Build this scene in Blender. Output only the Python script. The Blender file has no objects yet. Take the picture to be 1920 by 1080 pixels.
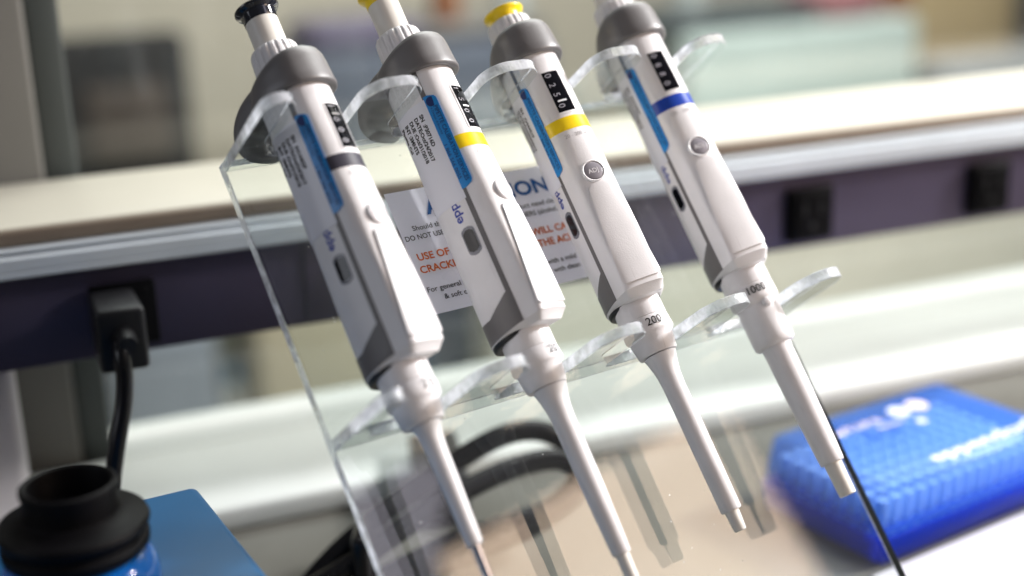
import bpy, bmesh, math, random
from mathutils import Vector, Matrix
R = math.radians
sc = bpy.context.scene
random.seed(4)
COL = sc.collection

# ------------------------------------------------------------------ camera
cam_d = bpy.data.cameras.new('camera'); cam = bpy.data.objects.new('camera', cam_d); COL.objects.link(cam)
cam.matrix_world = Matrix(((.9993, .0366, 0, 0), (-.0107, .2920, -.9564, 0), (-.0350, .9557, .2922, .37), (0, 0, 0, 1)))
cam_d.sensor_width = 36; cam_d.lens = 49.69
cam_d.clip_start = .02; cam_d.clip_end = 60
cam_d.dof.use_dof = True; cam_d.dof.focus_distance = .628; cam_d.dof.aperture_fstop = 2.5
sc.camera = cam
sc.view_settings.view_transform = 'Standard'; sc.view_settings.look = 'None'
sc.view_settings.exposure = 0; sc.view_settings.gamma = 1
sc.cycles.use_denoising = True
sc.cycles.max_bounces = 14; sc.cycles.transparent_max_bounces = 24
sc.cycles.transmission_bounces = 10; sc.cycles.glossy_bounces = 5; sc.cycles.diffuse_bounces = 4
sc.cycles.sample_clamp_indirect = 6

# ------------------------------------------------------------------ world: soft room light
w = bpy.data.worlds.new('World'); sc.world = w; w.use_nodes = True
nt = w.node_tree; bg = nt.nodes['Background']
tc = nt.nodes.new('ShaderNodeTexCoord'); sx = nt.nodes.new('ShaderNodeSeparateXYZ')
nt.links.new(tc.outputs['Generated'], sx.inputs[0])
cr = nt.nodes.new('ShaderNodeValToRGB'); mr = nt.nodes.new('ShaderNodeMapRange')
mr.inputs['From Min'].default_value = -1; mr.inputs['From Max'].default_value = 1
nt.links.new(sx.outputs['Z'], mr.inputs['Value']); nt.links.new(mr.outputs[0], cr.inputs[0])
cr.color_ramp.elements[0].position = .2; cr.color_ramp.elements[0].color = (.20, .19, .20, 1)
cr.color_ramp.elements[1].position = .9; cr.color_ramp.elements[1].color = (.50, .50, .53, 1)
nt.links.new(cr.outputs[0], bg.inputs['Color']); bg.inputs['Strength'].default_value = .22

# ------------------------------------------------------------------ lamps
def area(name, loc, target, sx_, sy_, power, color):
    d = bpy.data.lights.new(name, 'AREA'); d.shape = 'RECTANGLE'; d.size = sx_; d.size_y = sy_
    d.energy = power; d.color = color
    o = bpy.data.objects.new(name, d); COL.objects.link(o); o.location = loc
    o.rotation_euler = (Vector(target) - Vector(loc)).to_track_quat('-Z', 'Y').to_euler()
    return o
RC = (.02, .60, .17)
def area_m(name, c, xdir, zdir, sx_, sy_, power, color):
    """area lamp with its width along xdir, shining along -zdir; c is the middle of its top edge"""
    z = Vector(zdir).normalized(); x = Vector(xdir); x = (x-z*x.dot(z)).normalized(); y = z.cross(x)
    d = bpy.data.lights.new(name, 'AREA'); d.shape = 'RECTANGLE'; d.size = sx_; d.size_y = sy_; d.energy = power; d.color = color
    o = bpy.data.objects.new(name, d); COL.objects.link(o)
    c = Vector(c)-y*sy_/2
    o.matrix_world = Matrix(((x.x, y.x, z.x, c.x), (x.y, y.y, z.y, c.y), (x.z, y.z, z.z, c.z), (0, 0, 0, 1)))
    return o
area('key_lamp', (1.345, 1.0, .93), RC, .20, .20, 50, (1, .982, .975))
area_m('warm_room_lamp', (1.075, .375, .880), (.53, .84, -.15), (.83, -.13, .55), .44, .56, 6.2, (1, .74, .55))
area_m('side_room_lamp', (.86, .25, 1.03), (.44, .27, -.345), (.74, -.2, .62), .22, .50, .9, (.92, .86, 1))
area('left_fill_lamp', (-1.05, .05, .55), (.05, .6, .2), .5, .5, 1.9, (.86, .90, 1))
area('far_room_fill', (.6, 2.1, 1.9), (.3, 2.6, -.2), 1.6, 1.6, 84, (1, .985, .95))  # unseen lamp added overhead to brighten the far room
area('window_light', (-.08, 1.55, .92), (.10, .89, .0), 1.5, .3, 6.2, (.95, 1, .985))

# ------------------------------------------------------------------ materials
MATS = {}
def mat(name, col, rough=.5, metal=0, spec=.5, noise=0, nscale=40, bump=0, bscale=300, coat=0, trans=0, ior=1.46, sss=0, emit=None):
    m = bpy.data.materials.new(name); m.use_nodes = True; MATS[name] = m
    t = m.node_tree; p = t.nodes['Principled BSDF']
    p.inputs['Base Color'].default_value = (*col, 1); p.inputs['Roughness'].default_value = rough
    p.inputs['Metallic'].default_value = metal; p.inputs['Specular IOR Level'].default_value = spec
    p.inputs['Coat Weight'].default_value = coat; p.inputs['Coat Roughness'].default_value = .08
    p.inputs['Transmission Weight'].default_value = trans; p.inputs['IOR'].default_value = ior
    if sss:
        p.inputs['Subsurface Weight'].default_value = sss; p.inputs['Subsurface Radius'].default_value = (.004, .003, .0025)
        p.inputs['Subsurface Scale'].default_value = .5
    if noise or bump:
        co = t.nodes.new('ShaderNodeTexCoord')
    if noise:
        n = t.nodes.new('ShaderNodeTexNoise'); n.inputs['Scale'].default_value = nscale; n.inputs['Detail'].default_value = 6
        t.links.new(co.outputs['Object'], n.inputs['Vector'])
        r = t.nodes.new('ShaderNodeValToRGB')
        r.color_ramp.elements[0].position = .3; r.color_ramp.elements[1].position = .7
        r.color_ramp.elements[0].color = tuple(c*(1-noise) for c in col)+(1,)
        r.color_ramp.elements[1].color = tuple(min(1, c*(1+noise*.6)) for c in col)+(1,)
        t.links.new(n.outputs['Fac'], r.inputs[0]); t.links.new(r.outputs[0], p.inputs['Base Color'])
        m2 = t.nodes.new('ShaderNodeMapRange'); m2.inputs['To Min'].default_value = rough*.85; m2.inputs['To Max'].default_value = min(1, rough*1.2)
        t.links.new(n.outputs['Fac'], m2.inputs['Value']); t.links.new(m2.outputs[0], p.inputs['Roughness'])
    if bump:
        n = t.nodes.new('ShaderNodeTexNoise'); n.inputs['Scale'].default_value = bscale; n.inputs['Detail'].default_value = 3
        t.links.new(co.outputs['Object'], n.inputs['Vector'])
        b = t.nodes.new('ShaderNodeBump'); b.inputs['Strength'].default_value = bump; b.inputs['Distance'].default_value = .0006
        t.links.new(n.outputs['Fac'], b.inputs['Height']); t.links.new(b.outputs[0], p.inputs['Normal'])
    return m
WHITE = mat('white_plastic', (.76, .745, .76), .36, noise=.045, nscale=75, bump=.14, bscale=1500)
def scuffs(m):
    t = m.node_tree; p = t.nodes['Principled BSDF']; src = p.inputs['Base Color'].links[0].from_socket
    co = t.nodes.new('ShaderNodeTexCoord'); mp = t.nodes.new('ShaderNodeMapping'); mp.inputs['Rotation'].default_value = (.3, .5, .4); mp.inputs['Scale'].default_value = (900, 900, 55)
    n = t.nodes.new('ShaderNodeTexNoise'); n.inputs['Scale'].default_value = 1; n.inputs['Detail'].default_value = 2
    n2 = t.nodes.new('ShaderNodeTexNoise'); n2.inputs['Scale'].default_value = 70
    g = t.nodes.new('ShaderNodeMapRange'); g.inputs['From Min'].default_value = .68; g.inputs['From Max'].default_value = .74
    g2 = t.nodes.new('ShaderNodeMapRange'); g2.inputs['From Min'].default_value = .5; g2.inputs['From Max'].default_value = .65; g2.inputs['To Max'].default_value = .35
    mu = t.nodes.new('ShaderNodeMath'); mu.operation = 'MULTIPLY'; mx = t.nodes.new('ShaderNodeMix'); mx.data_type = 'RGBA'
    t.links.new(co.outputs['Object'], mp.inputs[0]); t.links.new(mp.outputs[0], n.inputs['Vector']); t.links.new(co.outputs['Object'], n2.inputs['Vector'])
    t.links.new(n.outputs['Fac'], g.inputs['Value']); t.links.new(n2.outputs['Fac'], g2.inputs['Value'])
    t.links.new(g.outputs[0], mu.inputs[0]); t.links.new(g2.outputs[0], mu.inputs[1]); t.links.new(mu.outputs[0], mx.inputs['Factor'])
    t.links.new(src, mx.inputs['A']); mx.inputs['B'].default_value = (.34, .32, .31, 1); t.links.new(mx.outputs['Result'], p.inputs['Base Color'])
scuffs(WHITE)
WHITE2 = mat('button_white_plastic', (.74, .71, .66), .3)
GREY = mat('grey_soft_plastic', (.135, .128, .130), .40, spec=.8, noise=.06, nscale=90, bump=.1, bscale=1800)
DGREY = mat('grey_frame_plastic', (.15, .142, .142), .42, noise=.06)
BLACKG = mat('black_gloss_plastic', (.012, .014, .022), .12, coat=.4)
BLACKM = mat('charcoal_ring', (.045, .042, .058), .35)
YEL = mat('yellow_plastic', (.86, .62, .012), .28)
BLUE = mat('blue_plastic', (.012, .05, .36), .28)
LBLUE = mat('label_blue', (.012, .235, .62), .3, noise=.05, nscale=200)
LWHITE = mat('label_white', (.74, .74, .80), .32)
INK = mat('black_ink', (.015, .015, .018), .5)
INKN = mat('navy_ink', (.01, .03, .14), .5)
INKB = mat('blue_ink', (.012, .04, .33), .4)
INKT = mat('title_ink', (.008, .09, .30), .4)
INKO = mat('orange_ink', (.62, .13, .015), .4)
INKG = mat('faint_grey_ink', (.40, .38, .39), .5)
INKD = mat('dial_digits', (.30, .29, .33), .4)
BARW = mat('dial_bar_white', (.75, .75, .78), .4)
SMOKE = mat('smoked_window', (.004, .004, .006), .10, spec=.4)
ADJG = mat('adjust_button_grey', (.25, .235, .265), .3)
ADJL = mat('adjust_button_pale', (.60, .57, .59), .35)
ADJT = mat('adjust_letters', (.75, .73, .76), .4)
STEEL = mat('polished_tip_cone', (.55, .52, .52), .12, metal=.85)
PAPER = mat('warning_sheet', (.84, .85, .93), .28, noise=.04, nscale=25, coat=.25)
CREAM = mat('cream_laminate', (.57, .54, .455), .45, noise=.04, nscale=12)
BROWN = mat('shelf_edge_band', (.20, .155, .115), .5, noise=.12, nscale=30)
ALU = mat('pale_aluminium', (.52, .56, .60), .38, metal=.35, noise=.05, nscale=20)
RAIL = mat('dark_anodised_rail', (.066, .054, .088), .38, metal=.4, spec=.4, noise=.1, nscale=14)
BLK = mat('black_socket', (.0025, .0025, .003), .4, spec=.06)
PLUG = mat('black_rubber', (.008, .008, .0095), .42, spec=.35, noise=.15, nscale=150)
SILL = mat('white_sill', (.74, .77, .75), .42, noise=.04, nscale=14)
BENCH = mat('grey_bench', (.135, .132, .115), .4, noise=.12, nscale=26)
FRAMEG = mat('grey_frame', (.13, .126, .115), .5, noise=.06, nscale=9)
FRAMED = mat('dark_gasket', (.05, .058, .056), .5)
UPR = mat('white_upright', (.66, .62, .64), .35)
MIXB = mat('blue_enamel', (.003, .108, .28), .42, noise=.08, nscale=30, spec=.5)
MIXG = mat('blue_gloss', (.004, .16, .62), .16, coat=.6)
RUB = mat('black_cup_rubber', (.003, .0028, .0036), .5, noise=.1, spec=.12)
CORD = mat('black_cord', (.005, .0045, .006), .24, spec=.4)

def acrylic_face():
    m = bpy.data.materials.new('clear_acrylic_face'); m.use_nodes = True; t = m.node_tree
    for n in list(t.nodes):
        if n.type != 'OUTPUT_MATERIAL': t.nodes.remove(n)
    out = [n for n in t.nodes if n.type == 'OUTPUT_MATERIAL'][0]
    tr = t.nodes.new('ShaderNodeBsdfTransparent'); tr.inputs[0].default_value = (.965, .985, .98, 1)
    gl = t.nodes.new('ShaderNodeBsdfGlossy'); gl.inputs['Roughness'].default_value = .012
    lwt = t.nodes.new('ShaderNodeLayerWeight'); lwt.inputs['Blend'].default_value = .5
    pw = t.nodes.new('ShaderNodeMath'); pw.operation = 'POWER'; pw.inputs[1].default_value = 5.0
    fr = t.nodes.new('ShaderNodeMath'); fr.operation = 'MULTIPLY_ADD'; fr.inputs[1].default_value = .9; fr.inputs[2].default_value = .042
    t.links.new(lwt.outputs['Facing'], pw.inputs[0]); t.links.new(pw.outputs[0], fr.inputs[0])
    co = t.nodes.new('ShaderNodeTexCoord')
    # dust: fine pale specks lying on the sheet, plus the faintest film
    v = t.nodes.new('ShaderNodeTexVoronoi'); v.inputs['Scale'].default_value = 150; v.inputs['Randomness'].default_value = 1
    lt = t.nodes.new('ShaderNodeMath'); lt.operation = 'LESS_THAN'; lt.inputs[1].default_value = .06
    ns = t.nodes.new('ShaderNodeTexNoise'); ns.inputs['Scale'].default_value = 22
    g2 = t.nodes.new('ShaderNodeMath'); g2.operation = 'GREATER_THAN'; g2.inputs[1].default_value = .55
    ml = t.nodes.new('ShaderNodeMath'); ml.operation = 'MULTIPLY'
    n3 = t.nodes.new('ShaderNodeTexNoise'); n3.inputs['Scale'].default_value = 9; n3.inputs['Detail'].default_value = 5
    mr_ = t.nodes.new('ShaderNodeMapRange'); mr_.inputs['From Min'].default_value = .35; mr_.inputs['From Max'].default_value = .8
    mr_.inputs['To Min'].default_value = .004; mr_.inputs['To Max'].default_value = .018
    mx_ = t.nodes.new('ShaderNodeMath'); mx_.operation = 'MAXIMUM'
    m6 = t.nodes.new('ShaderNodeMath'); m6.operation = 'MULTIPLY'; m6.inputs[1].default_value = .6
    for n in (v, ns, n3): t.links.new(co.outputs['Object'], n.inputs['Vector'])
    t.links.new(v.outputs['Distance'], lt.inputs[0]); t.links.new(ns.outputs['Fac'], g2.inputs[0])
    t.links.new(lt.outputs[0], ml.inputs[0]); t.links.new(g2.outputs[0], ml.inputs[1]); t.links.new(ml.outputs[0], m6.inputs[0])
    t.links.new(n3.outputs['Fac'], mr_.inputs['Value'])
    t.links.new(m6.outputs[0], mx_.inputs[0]); t.links.new(mr_.outputs[0], mx_.inputs[1])
    df = t.nodes.new('ShaderNodeBsdfDiffuse'); df.inputs[0].default_value = (.8, .8, .82, 1)
    m1 = t.nodes.new('ShaderNodeMixShader'); m2 = t.nodes.new('ShaderNodeMixShader')
    t.links.new(fr.outputs[0], m1.inputs[0]); t.links.new(tr.outputs[0], m1.inputs[1]); t.links.new(gl.outputs[0], m1.inputs[2])
    t.links.new(mx_.outputs[0], m2.inputs[0]); t.links.new(m1.outputs[0], m2.inputs[1]); t.links.new(df.outputs[0], m2.inputs[2])
    t.links.new(m2.outputs[0], out.inputs[0]); return m
def acrylic_edge():
    m = bpy.data.materials.new('sawn_acrylic_edge'); m.use_nodes = True; t = m.node_tree
    for n in list(t.nodes):
        if n.type != 'OUTPUT_MATERIAL': t.nodes.remove(n)
    out = [n for n in t.nodes if n.type == 'OUTPUT_MATERIAL'][0]
    co = t.nodes.new('ShaderNodeTexCoord')
    mp = t.nodes.new('ShaderNodeMapping'); mp.inputs['Scale'].default_value = (1, 1, .22)
    n = t.nodes.new('ShaderNodeTexNoise'); n.inputs['Scale'].default_value = 700; n.inputs['Detail'].default_value = 5
    n2 = t.nodes.new('ShaderNodeTexNoise'); n2.inputs['Scale'].default_value = 130; n2.inputs['Detail'].default_value = 3
    t.links.new(co.outputs['Object'], mp.inputs[0]); t.links.new(mp.outputs[0], n.inputs['Vector']); t.links.new(co.outputs['Object'], n2.inputs['Vector'])
    ad = t.nodes.new('ShaderNodeMath'); ad.operation = 'ADD'
    t.links.new(n.outputs['Fac'], ad.inputs[0]); t.links.new(n2.outputs['Fac'], ad.inputs[1])
    b = t.nodes.new('ShaderNodeBump'); b.inputs['Strength'].default_value = .5; b.inputs['Distance'].default_value = .0008
    t.links.new(ad.outputs[0], b.inputs['Height'])
    g = t.nodes.new('ShaderNodeBsdfGlass'); g.inputs['IOR'].default_value = 1.49; g.inputs['Roughness'].default_value = .05
    g.inputs['Color'].default_value = (.95, .98, .985, 1)
    tl = t.nodes.new('ShaderNodeBsdfTranslucent'); tl.inputs[0].default_value = (.80, .82, .88, 1)
    df = t.nodes.new('ShaderNodeBsdfDiffuse'); df.inputs[0].default_value = (.76, .78, .84, 1)
    a = t.nodes.new('ShaderNodeMixShader'); a.inputs[0].default_value = .5
    t.links.new(tl.outputs[0], a.inputs[1]); t.links.new(df.outputs[0], a.inputs[2])
    mr_ = t.nodes.new('ShaderNodeMapRange'); mr_.inputs['From Min'].default_value = .38; mr_.inputs['From Max'].default_value = .62
    mr_.inputs['To Min'].default_value = .38; mr_.inputs['To Max'].default_value = .85
    t.links.new(n2.outputs['Fac'], mr_.inputs['Value'])
    mx = t.nodes.new('ShaderNodeMixShader'); t.links.new(mr_.outputs[0], mx.inputs[0])
    t.links.new(b.outputs[0], g.inputs['Normal']); t.links.new(b.outputs[0], df.inputs['Normal'])
    t.links.new(g.outputs[0], mx.inputs[1]); t.links.new(a.outputs[0], mx.inputs[2]); t.links.new(mx.outputs[0], out.inputs[0])
    return m
AFACE = acrylic_face(); AEDGE = acrylic_edge()
AEDGE2 = mat('dark_reflection_edge', (.018, .026, .026), .08)  # dark colour paints the internal reflection into the plate's clear right edge
def translucent_blue(name, col, alpha, rough=.2, tint=(.82, .90, 1)):
    m = bpy.data.materials.new(name); m.use_nodes = True; t = m.node_tree; p = t.nodes['Principled BSDF']
    out = [n for n in t.nodes if n.type == 'OUTPUT_MATERIAL'][0]
    p.inputs['Base Color'].default_value = (*col, 1); p.inputs['Roughness'].default_value = rough
    tr = t.nodes.new('ShaderNodeBsdfTransparent'); tr.inputs[0].default_value = (*tint, 1)
    tl = t.nodes.new('ShaderNodeBsdfTranslucent'); tl.inputs[0].default_value = (*col, 1)
    m1 = t.nodes.new('ShaderNodeMixShader'); m1.inputs[0].default_value = .35
    m2 = t.nodes.new('ShaderNodeMixShader'); m2.inputs[0].default_value = alpha
    t.links.new(p.outputs[0], m1.inputs[1]); t.links.new(tl.outputs[0], m1.inputs[2])
    t.links.new(tr.outputs[0], m2.inputs[1]); t.links.new(m1.outputs[0], m2.inputs[2]); t.links.new(m2.outputs[0], out.inputs[0])
    return m
TBLUE = translucent_blue('translucent_blue_lid', (.08, .30, .90), .20)
TBLUE2 = translucent_blue('translucent_blue_base', (.01, .07, .72), .62, .3, (.5, .7, 1))
TIPP = mat('pale_blue_tips', (.66, .80, 1.0), .3)
LIDW = mat('lid_print_white', (.72, .76, .92), .4)
LIDP = mat('lid_print_pink', (.80, .70, .82), .4)

# ------------------------------------------------------------------ mesh helpers
def tag(o, label=None, cat=None, group=None, kind=None):
    if label: o['label'] = label
    if cat: o['category'] = cat
    if group: o['group'] = group
    if kind: o['kind'] = kind
    return o
def empty(name, M=None, **k):
    o = bpy.data.objects.new(name, None); COL.objects.link(o); o.empty_display_size = .02
    if M is not None: o.matrix_world = M
    return tag(o, **k)
def mk(name, verts, faces, mats, parent=None, smooth=40, fm=None, M=None):
    me = bpy.data.meshes.new(name); me.from_pydata([tuple(v) for v in verts], [], faces)
    mats = mats if isinstance(mats, (list, tuple)) else [mats]
    for m in mats: me.materials.append(m)
    if fm: me.polygons.foreach_set('material_index', fm)
    me.update(); me.validate()
    bm = bmesh.new(); bm.from_mesh(me); bmesh.ops.recalc_face_normals(bm, faces=bm.faces); bm.to_mesh(me); bm.free()
    if smooth:
        me.shade_smooth(); me.set_sharp_from_angle(angle=R(smooth))
    o = bpy.data.objects.new(name, me); COL.objects.link(o)
    if parent is not None: o.parent = parent
    if M is not None: o.matrix_world = M
    return o
def bm_obj(name, bm, mats, parent=None, smooth=40):
    me = bpy.data.meshes.new(name)
    bmesh.ops.recalc_face_normals(bm, faces=bm.faces); bm.to_mesh(me); bm.free()
    mats = mats if isinstance(mats, (list, tuple)) else [mats]
    for m in mats: me.materials.append(m)
    if smooth: me.shade_smooth(); me.set_sharp_from_angle(angle=R(smooth))
    o = bpy.data.objects.new(name, me); COL.objects.link(o)
    if parent is not None: o.parent = parent
    return o
def rbox(name, c, s, m, parent=None, bev=.001, seg=3, rot=None):
    bm = bmesh.new(); bmesh.ops.create_cube(bm, size=1)
    for v in bm.verts: v.co = Vector((v.co.x*s[0], v.co.y*s[1], v.co.z*s[2]))
    if bev: bmesh.ops.bevel(bm, geom=bm.edges[:], offset=bev, segments=seg, affect='EDGES', profile=.5)
    if rot is not None:
        for v in bm.verts: v.co = rot @ v.co
    for v in bm.verts: v.co += Vector(c)
    return bm_obj(name, bm, m, parent)
def lathe_vf(prof, seg=64, rmod=None, cx=0, cy=0):
    V = []; Fc = []
    for r, z in prof:
        for i in range(seg):
            a = 2*math.pi*i/seg; rr = r*(rmod(a, r, z) if rmod else 1)
            V.append((cx+rr*math.cos(a), cy+rr*math.sin(a), z))
    n = len(prof)
    for j in range(n-1):
        for i in range(seg):
            Fc.append((j*seg+i, j*seg+(i+1) % seg, (j+1)*seg+(i+1) % seg, (j+1)*seg+i))
    if prof[0][0] > 1e-6: Fc.append(tuple(range(seg))[::-1])
    if prof[-1][0] > 1e-6: Fc.append(tuple((n-1)*seg+i for i in range(seg)))
    return V, Fc
def lathe(name, prof, m, parent=None, seg=64, rmod=None, smooth=40, cx=0, cy=0, k=1.):
    V, Fc = lathe_vf([(r*k, z*k) for r, z in prof], seg, rmod, cx*k, cy*k)
    return mk(name, V, Fc, m, parent, smooth)
def tube(name, pts, rad, m, parent=None, seg=14, sub=6, closed=False):
    P = [Vector(p) for p in pts]; Q = []; RR = []
    rads = rad if isinstance(rad, (list, tuple)) else [rad]*len(P)
    n = len(P); rng = n if closed else n-1
    for i in range(rng):
        if closed: p0, p1, p2, p3 = P[(i-1) % n], P[i], P[(i+1) % n], P[(i+2) % n]
        else: p0, p1, p2, p3 = P[max(i-1, 0)], P[i], P[i+1], P[min(i+2, n-1)]
        for s in range(sub):
            t = s/sub
            Q.append(.5*((2*p1)+(-p0+p2)*t+(2*p0-5*p1+4*p2-p3)*t*t+(-p0+3*p1-3*p2+p3)*t**3))
            RR.append(rads[i]*(1-t)+rads[(i+1) % n]*t)
    if not closed: Q.append(P[-1]); RR.append(rads[-1])
    V = []; Fc = []; N = len(Q); nrm = None
    for i, q in enumerate(Q):
        tdir = ((Q[(i+1) % N] if (closed or i < N-1) else q)-(Q[i-1] if (closed or i > 0) else q)).normalized()
        if nrm is None: nrm = tdir.orthogonal().normalized()
        nrm = (nrm-tdir*nrm.dot(tdir)).normalized(); b = tdir.cross(nrm)
        for k in range(seg):
            a = 2*math.pi*k/seg; V.append(q+(nrm*math.cos(a)+b*math.sin(a))*RR[i])
    for i in range(N if closed else N-1):
        for k in range(seg):
            j = (i+1) % N; Fc.append((i*seg+k, i*seg+(k+1) % seg, j*seg+(k+1) % seg, j*seg+k))
    if not closed: Fc.append(tuple(range(seg))[::-1]); Fc.append(tuple((N-1)*seg+k for k in range(seg)))
    return mk(name, V, Fc, m, parent, 60)
def text_data(s, size, bold=0, res=3, spacing=1.0):
    c = bpy.data.curves.new('t', 'FONT'); c.body = s; c.size = size; c.resolution_u = res; c.offset = bold*size
    c.space_character = spacing
    o = bpy.data.objects.new('t', c); COL.objects.link(o)
    bpy.context.view_layer.update()
    me = bpy.data.meshes.new_from_object(o); V = [v.co.copy() for v in me.vertices]; Fc = [tuple(p.vertices) for p in me.polygons]
    bpy.data.objects.remove(o); bpy.data.curves.remove(c); bpy.data.meshes.remove(me)
    return V, Fc
def text_on(name, items, fn, m, parent):
    """items: (string, size, bold, (x, y) offset, fit width or None); all strings of one print go into one mesh"""
    VV = []; FF = []
    for s, size, bold, off, fit in items:
        V, Fc = text_data(s, size, bold)
        if not V: continue
        x0 = min(v.x for v in V); x1 = max(v.x for v in V)
        k = (fit/(x1-x0)) if fit else 1
        b = len(VV)
        for v in V: VV.append(fn((v.x-x0)*k+off[0], v.y+off[1]))
        FF += [tuple(i+b for i in f) for f in Fc]
    return mk(name, VV, FF, m, parent, smooth=0)

# ------------------------------------------------------------------ frames
ANG = R(22); P0 = Vector((-.2071, .7145, 0))
E1 = Vector((math.cos(ANG), math.sin(ANG), 0)); E2 = Vector((-math.sin(ANG), math.cos(ANG), 0))
BEAM = Matrix(((E1.x, E2.x, 0, P0.x), (E1.y, E2.y, 0, P0.y), (0, 0, 1, 0), (0, 0, 0, 1)))   # along, behind, up
O_ = Vector((-.0738, .5265, .1426)); S_ = Vector((.8135, .5815, -.0022)); U_ = Vector((-.3552, .5, .7898)); N_ = Vector((.4604, -.6418, .6133))
S_.normalize(); U_ = (U_-S_*U_.dot(S_)).normalized(); N_ = S_.cross(U_)
RACK = Matrix(((S_.x, -N_.x, U_.x, O_.x), (S_.y, -N_.y, U_.y, O_.y), (S_.z, -N_.z, U_.z, O_.z), (0, 0, 0, 1)))   # right, into plate, up the plate

# ================================================================== SETTING
bench = mk('bench_top', [(-3, -1.5, 0), (4, -1.5, 0), (4, 0, 0), (-3, 0, 0)], [(0, 1, 2, 3)], BENCH, smooth=0)
# bench reaches back only to the window wall, so it is cut along the beam direction
me = bench.data; me.vertices[2].co = BEAM @ Vector((3.2, .125, 0)); me.vertices[3].co = BEAM @ Vector((-2.2, .125, 0))
me.vertices[2].co.z = me.vertices[3].co.z = 0
tag(bench, kind='structure')
def bbox(name, t0, t1, b0, b1, z0, z1, m, parent=None, bev=.001, **k):
    c = ((t0+t1)/2, (b0+b1)/2, (z0+z1)/2); s = (t1-t0, b1-b0, z1-z0)
    o = rbox(name, c, s, m, parent, bev)
    if parent is None: o.matrix_world = BEAM
    return tag(o, **k)
far_floor = bbox('floor', -3, 5, .4, 3.6, -1.02, -1.0, mat('far_floor', (.36, .36, .32), .6, noise=.1, nscale=5), kind='structure')
bbox('wall', -3, 5, 2.9, 3.0, -1.0, 2.6, mat('far_wall', (.60, .55, .45), .8, noise=.05, nscale=3), label='pale beige wall of the far room, out of focus behind the window', cat='wall')

# window: sill, frame, pane
win = empty('window', BEAM @ Matrix.Translation((0, .125, 0)), label='big window behind the bench with a grey upright frame at its left', cat='window')
def winbox(name, t0, t1, b0, b1, z0, z1, m, bev=.001):
    return rbox(name, ((t0+t1)/2, (b0+b1)/2-.125, (z0+z1)/2), (t1-t0, b1-b0, z1-z0), m, win, bev)
winbox('mullion', -.14, -.0215, .122, .19, .0, .95, FRAMEG, .003)
winbox('gasket', -.0213, -.0015, .13, .18, .0, .95, FRAMED, .002)
winbox('glass_pane', -.0013, 3.0, .150, .154, .02, .95, AFACE, 0)
winbox('lower_frame', -.0013, 3.0, .125, .18, -1.0, .013, SILL, .001)
bbox('window_sill', -.16, 3.0, .0145, .120, .0005, .0150, SILL, None, .0025, label='white window sill ledge running behind the rack under the shelf', cat='sill')

# shelf with socket rail
shelf = empty('bench_shelf', BEAM, label='cream shelf with a dark power rail below it running across the bench', cat='shelf')
rbox('shelf_board', (1.15, .064, .1925), (3.1, .112, .009), CREAM, shelf, .0012)
rbox('edge_band', (1.15, .0055, .192), (3.1, .0035, .0082), BROWN, shelf, .0012)
# thin grooved aluminium strip
bm = bmesh.new()
prof = [(.05, .1875), (.0002, .1875), (-.0012, .1868), (-.0012, .1858), (.0004, .1853), (.0004, .1845), (-.0020, .1838), (-.0040, .1828), (-.0040, .1768), (-.0034, .1764), (-.0034, .1760), (-.0042, .1756), (-.0042, .1733), (-.0032, .1724), (.05, .1724)]
a = [bm.verts.new((-.4, y, z)) for y, z in prof]; b = [bm.verts.new((2.7, y, z)) for y, z in prof]
for i in range(len(prof)-1): bm.faces.new((a[i], a[i+1], b[i+1], b[i]))
bm.faces.new(a); bm.faces.new(b[::-1])
bm_obj('aluminium_strip', bm, ALU, shelf, 25)
rbox('power_rail', (1.15, .0255, .14755), (3.1, .049, .0495), RAIL, shelf, .0008)
rbox('support_upright', (-.130, .072, .0655), (.148, .075, .099), UPR, shelf, .008, 4)
for i, t in enumerate((.0013, .1443, .2870, .4285, .5705)):
    zc = .1455
    so = empty('power_socket', BEAM @ Matrix.Translation((t, 0, zc)),
               label=('black power socket with the black cord plugged in, left end of the rail', 'black power socket hidden behind the leftmost pipette', 'black power socket partly hidden behind the yellow-topped pipettes',
                      'empty black power socket just right of the blue-banded pipette', 'empty black power socket at the right edge of the photo', 'empty black power socket farther along the rail', 'empty black power socket at the far end of the rail')[i],
               cat='power socket', group='sockets along the dark power rail')
    rbox('faceplate', (0, -.0022, 0), (.034, .0042, .035), BLK, so, .0012)
    rbox('socket_face', (0, -.0055, 0), (.026, .0022, .029), BLK, so, .0008)
    for x in (-.006, .006): rbox('slot', (x, -.0068, .004), (.0018, .0006, .008), PLUG, so, .0002)
    lathe('earth_hole', [(.0022, 0), (.0022, .0005)], PLUG, so, 16).matrix_local = Matrix.Translation((0, -.0066, -.007)) @ Matrix.Rotation(R(90), 4, 'X')

for t in (.1, .79): rbox('rail_joint', (t, .0004, .14755), (.0008, .0014, .0488), BLK, shelf, .0001)

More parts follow.
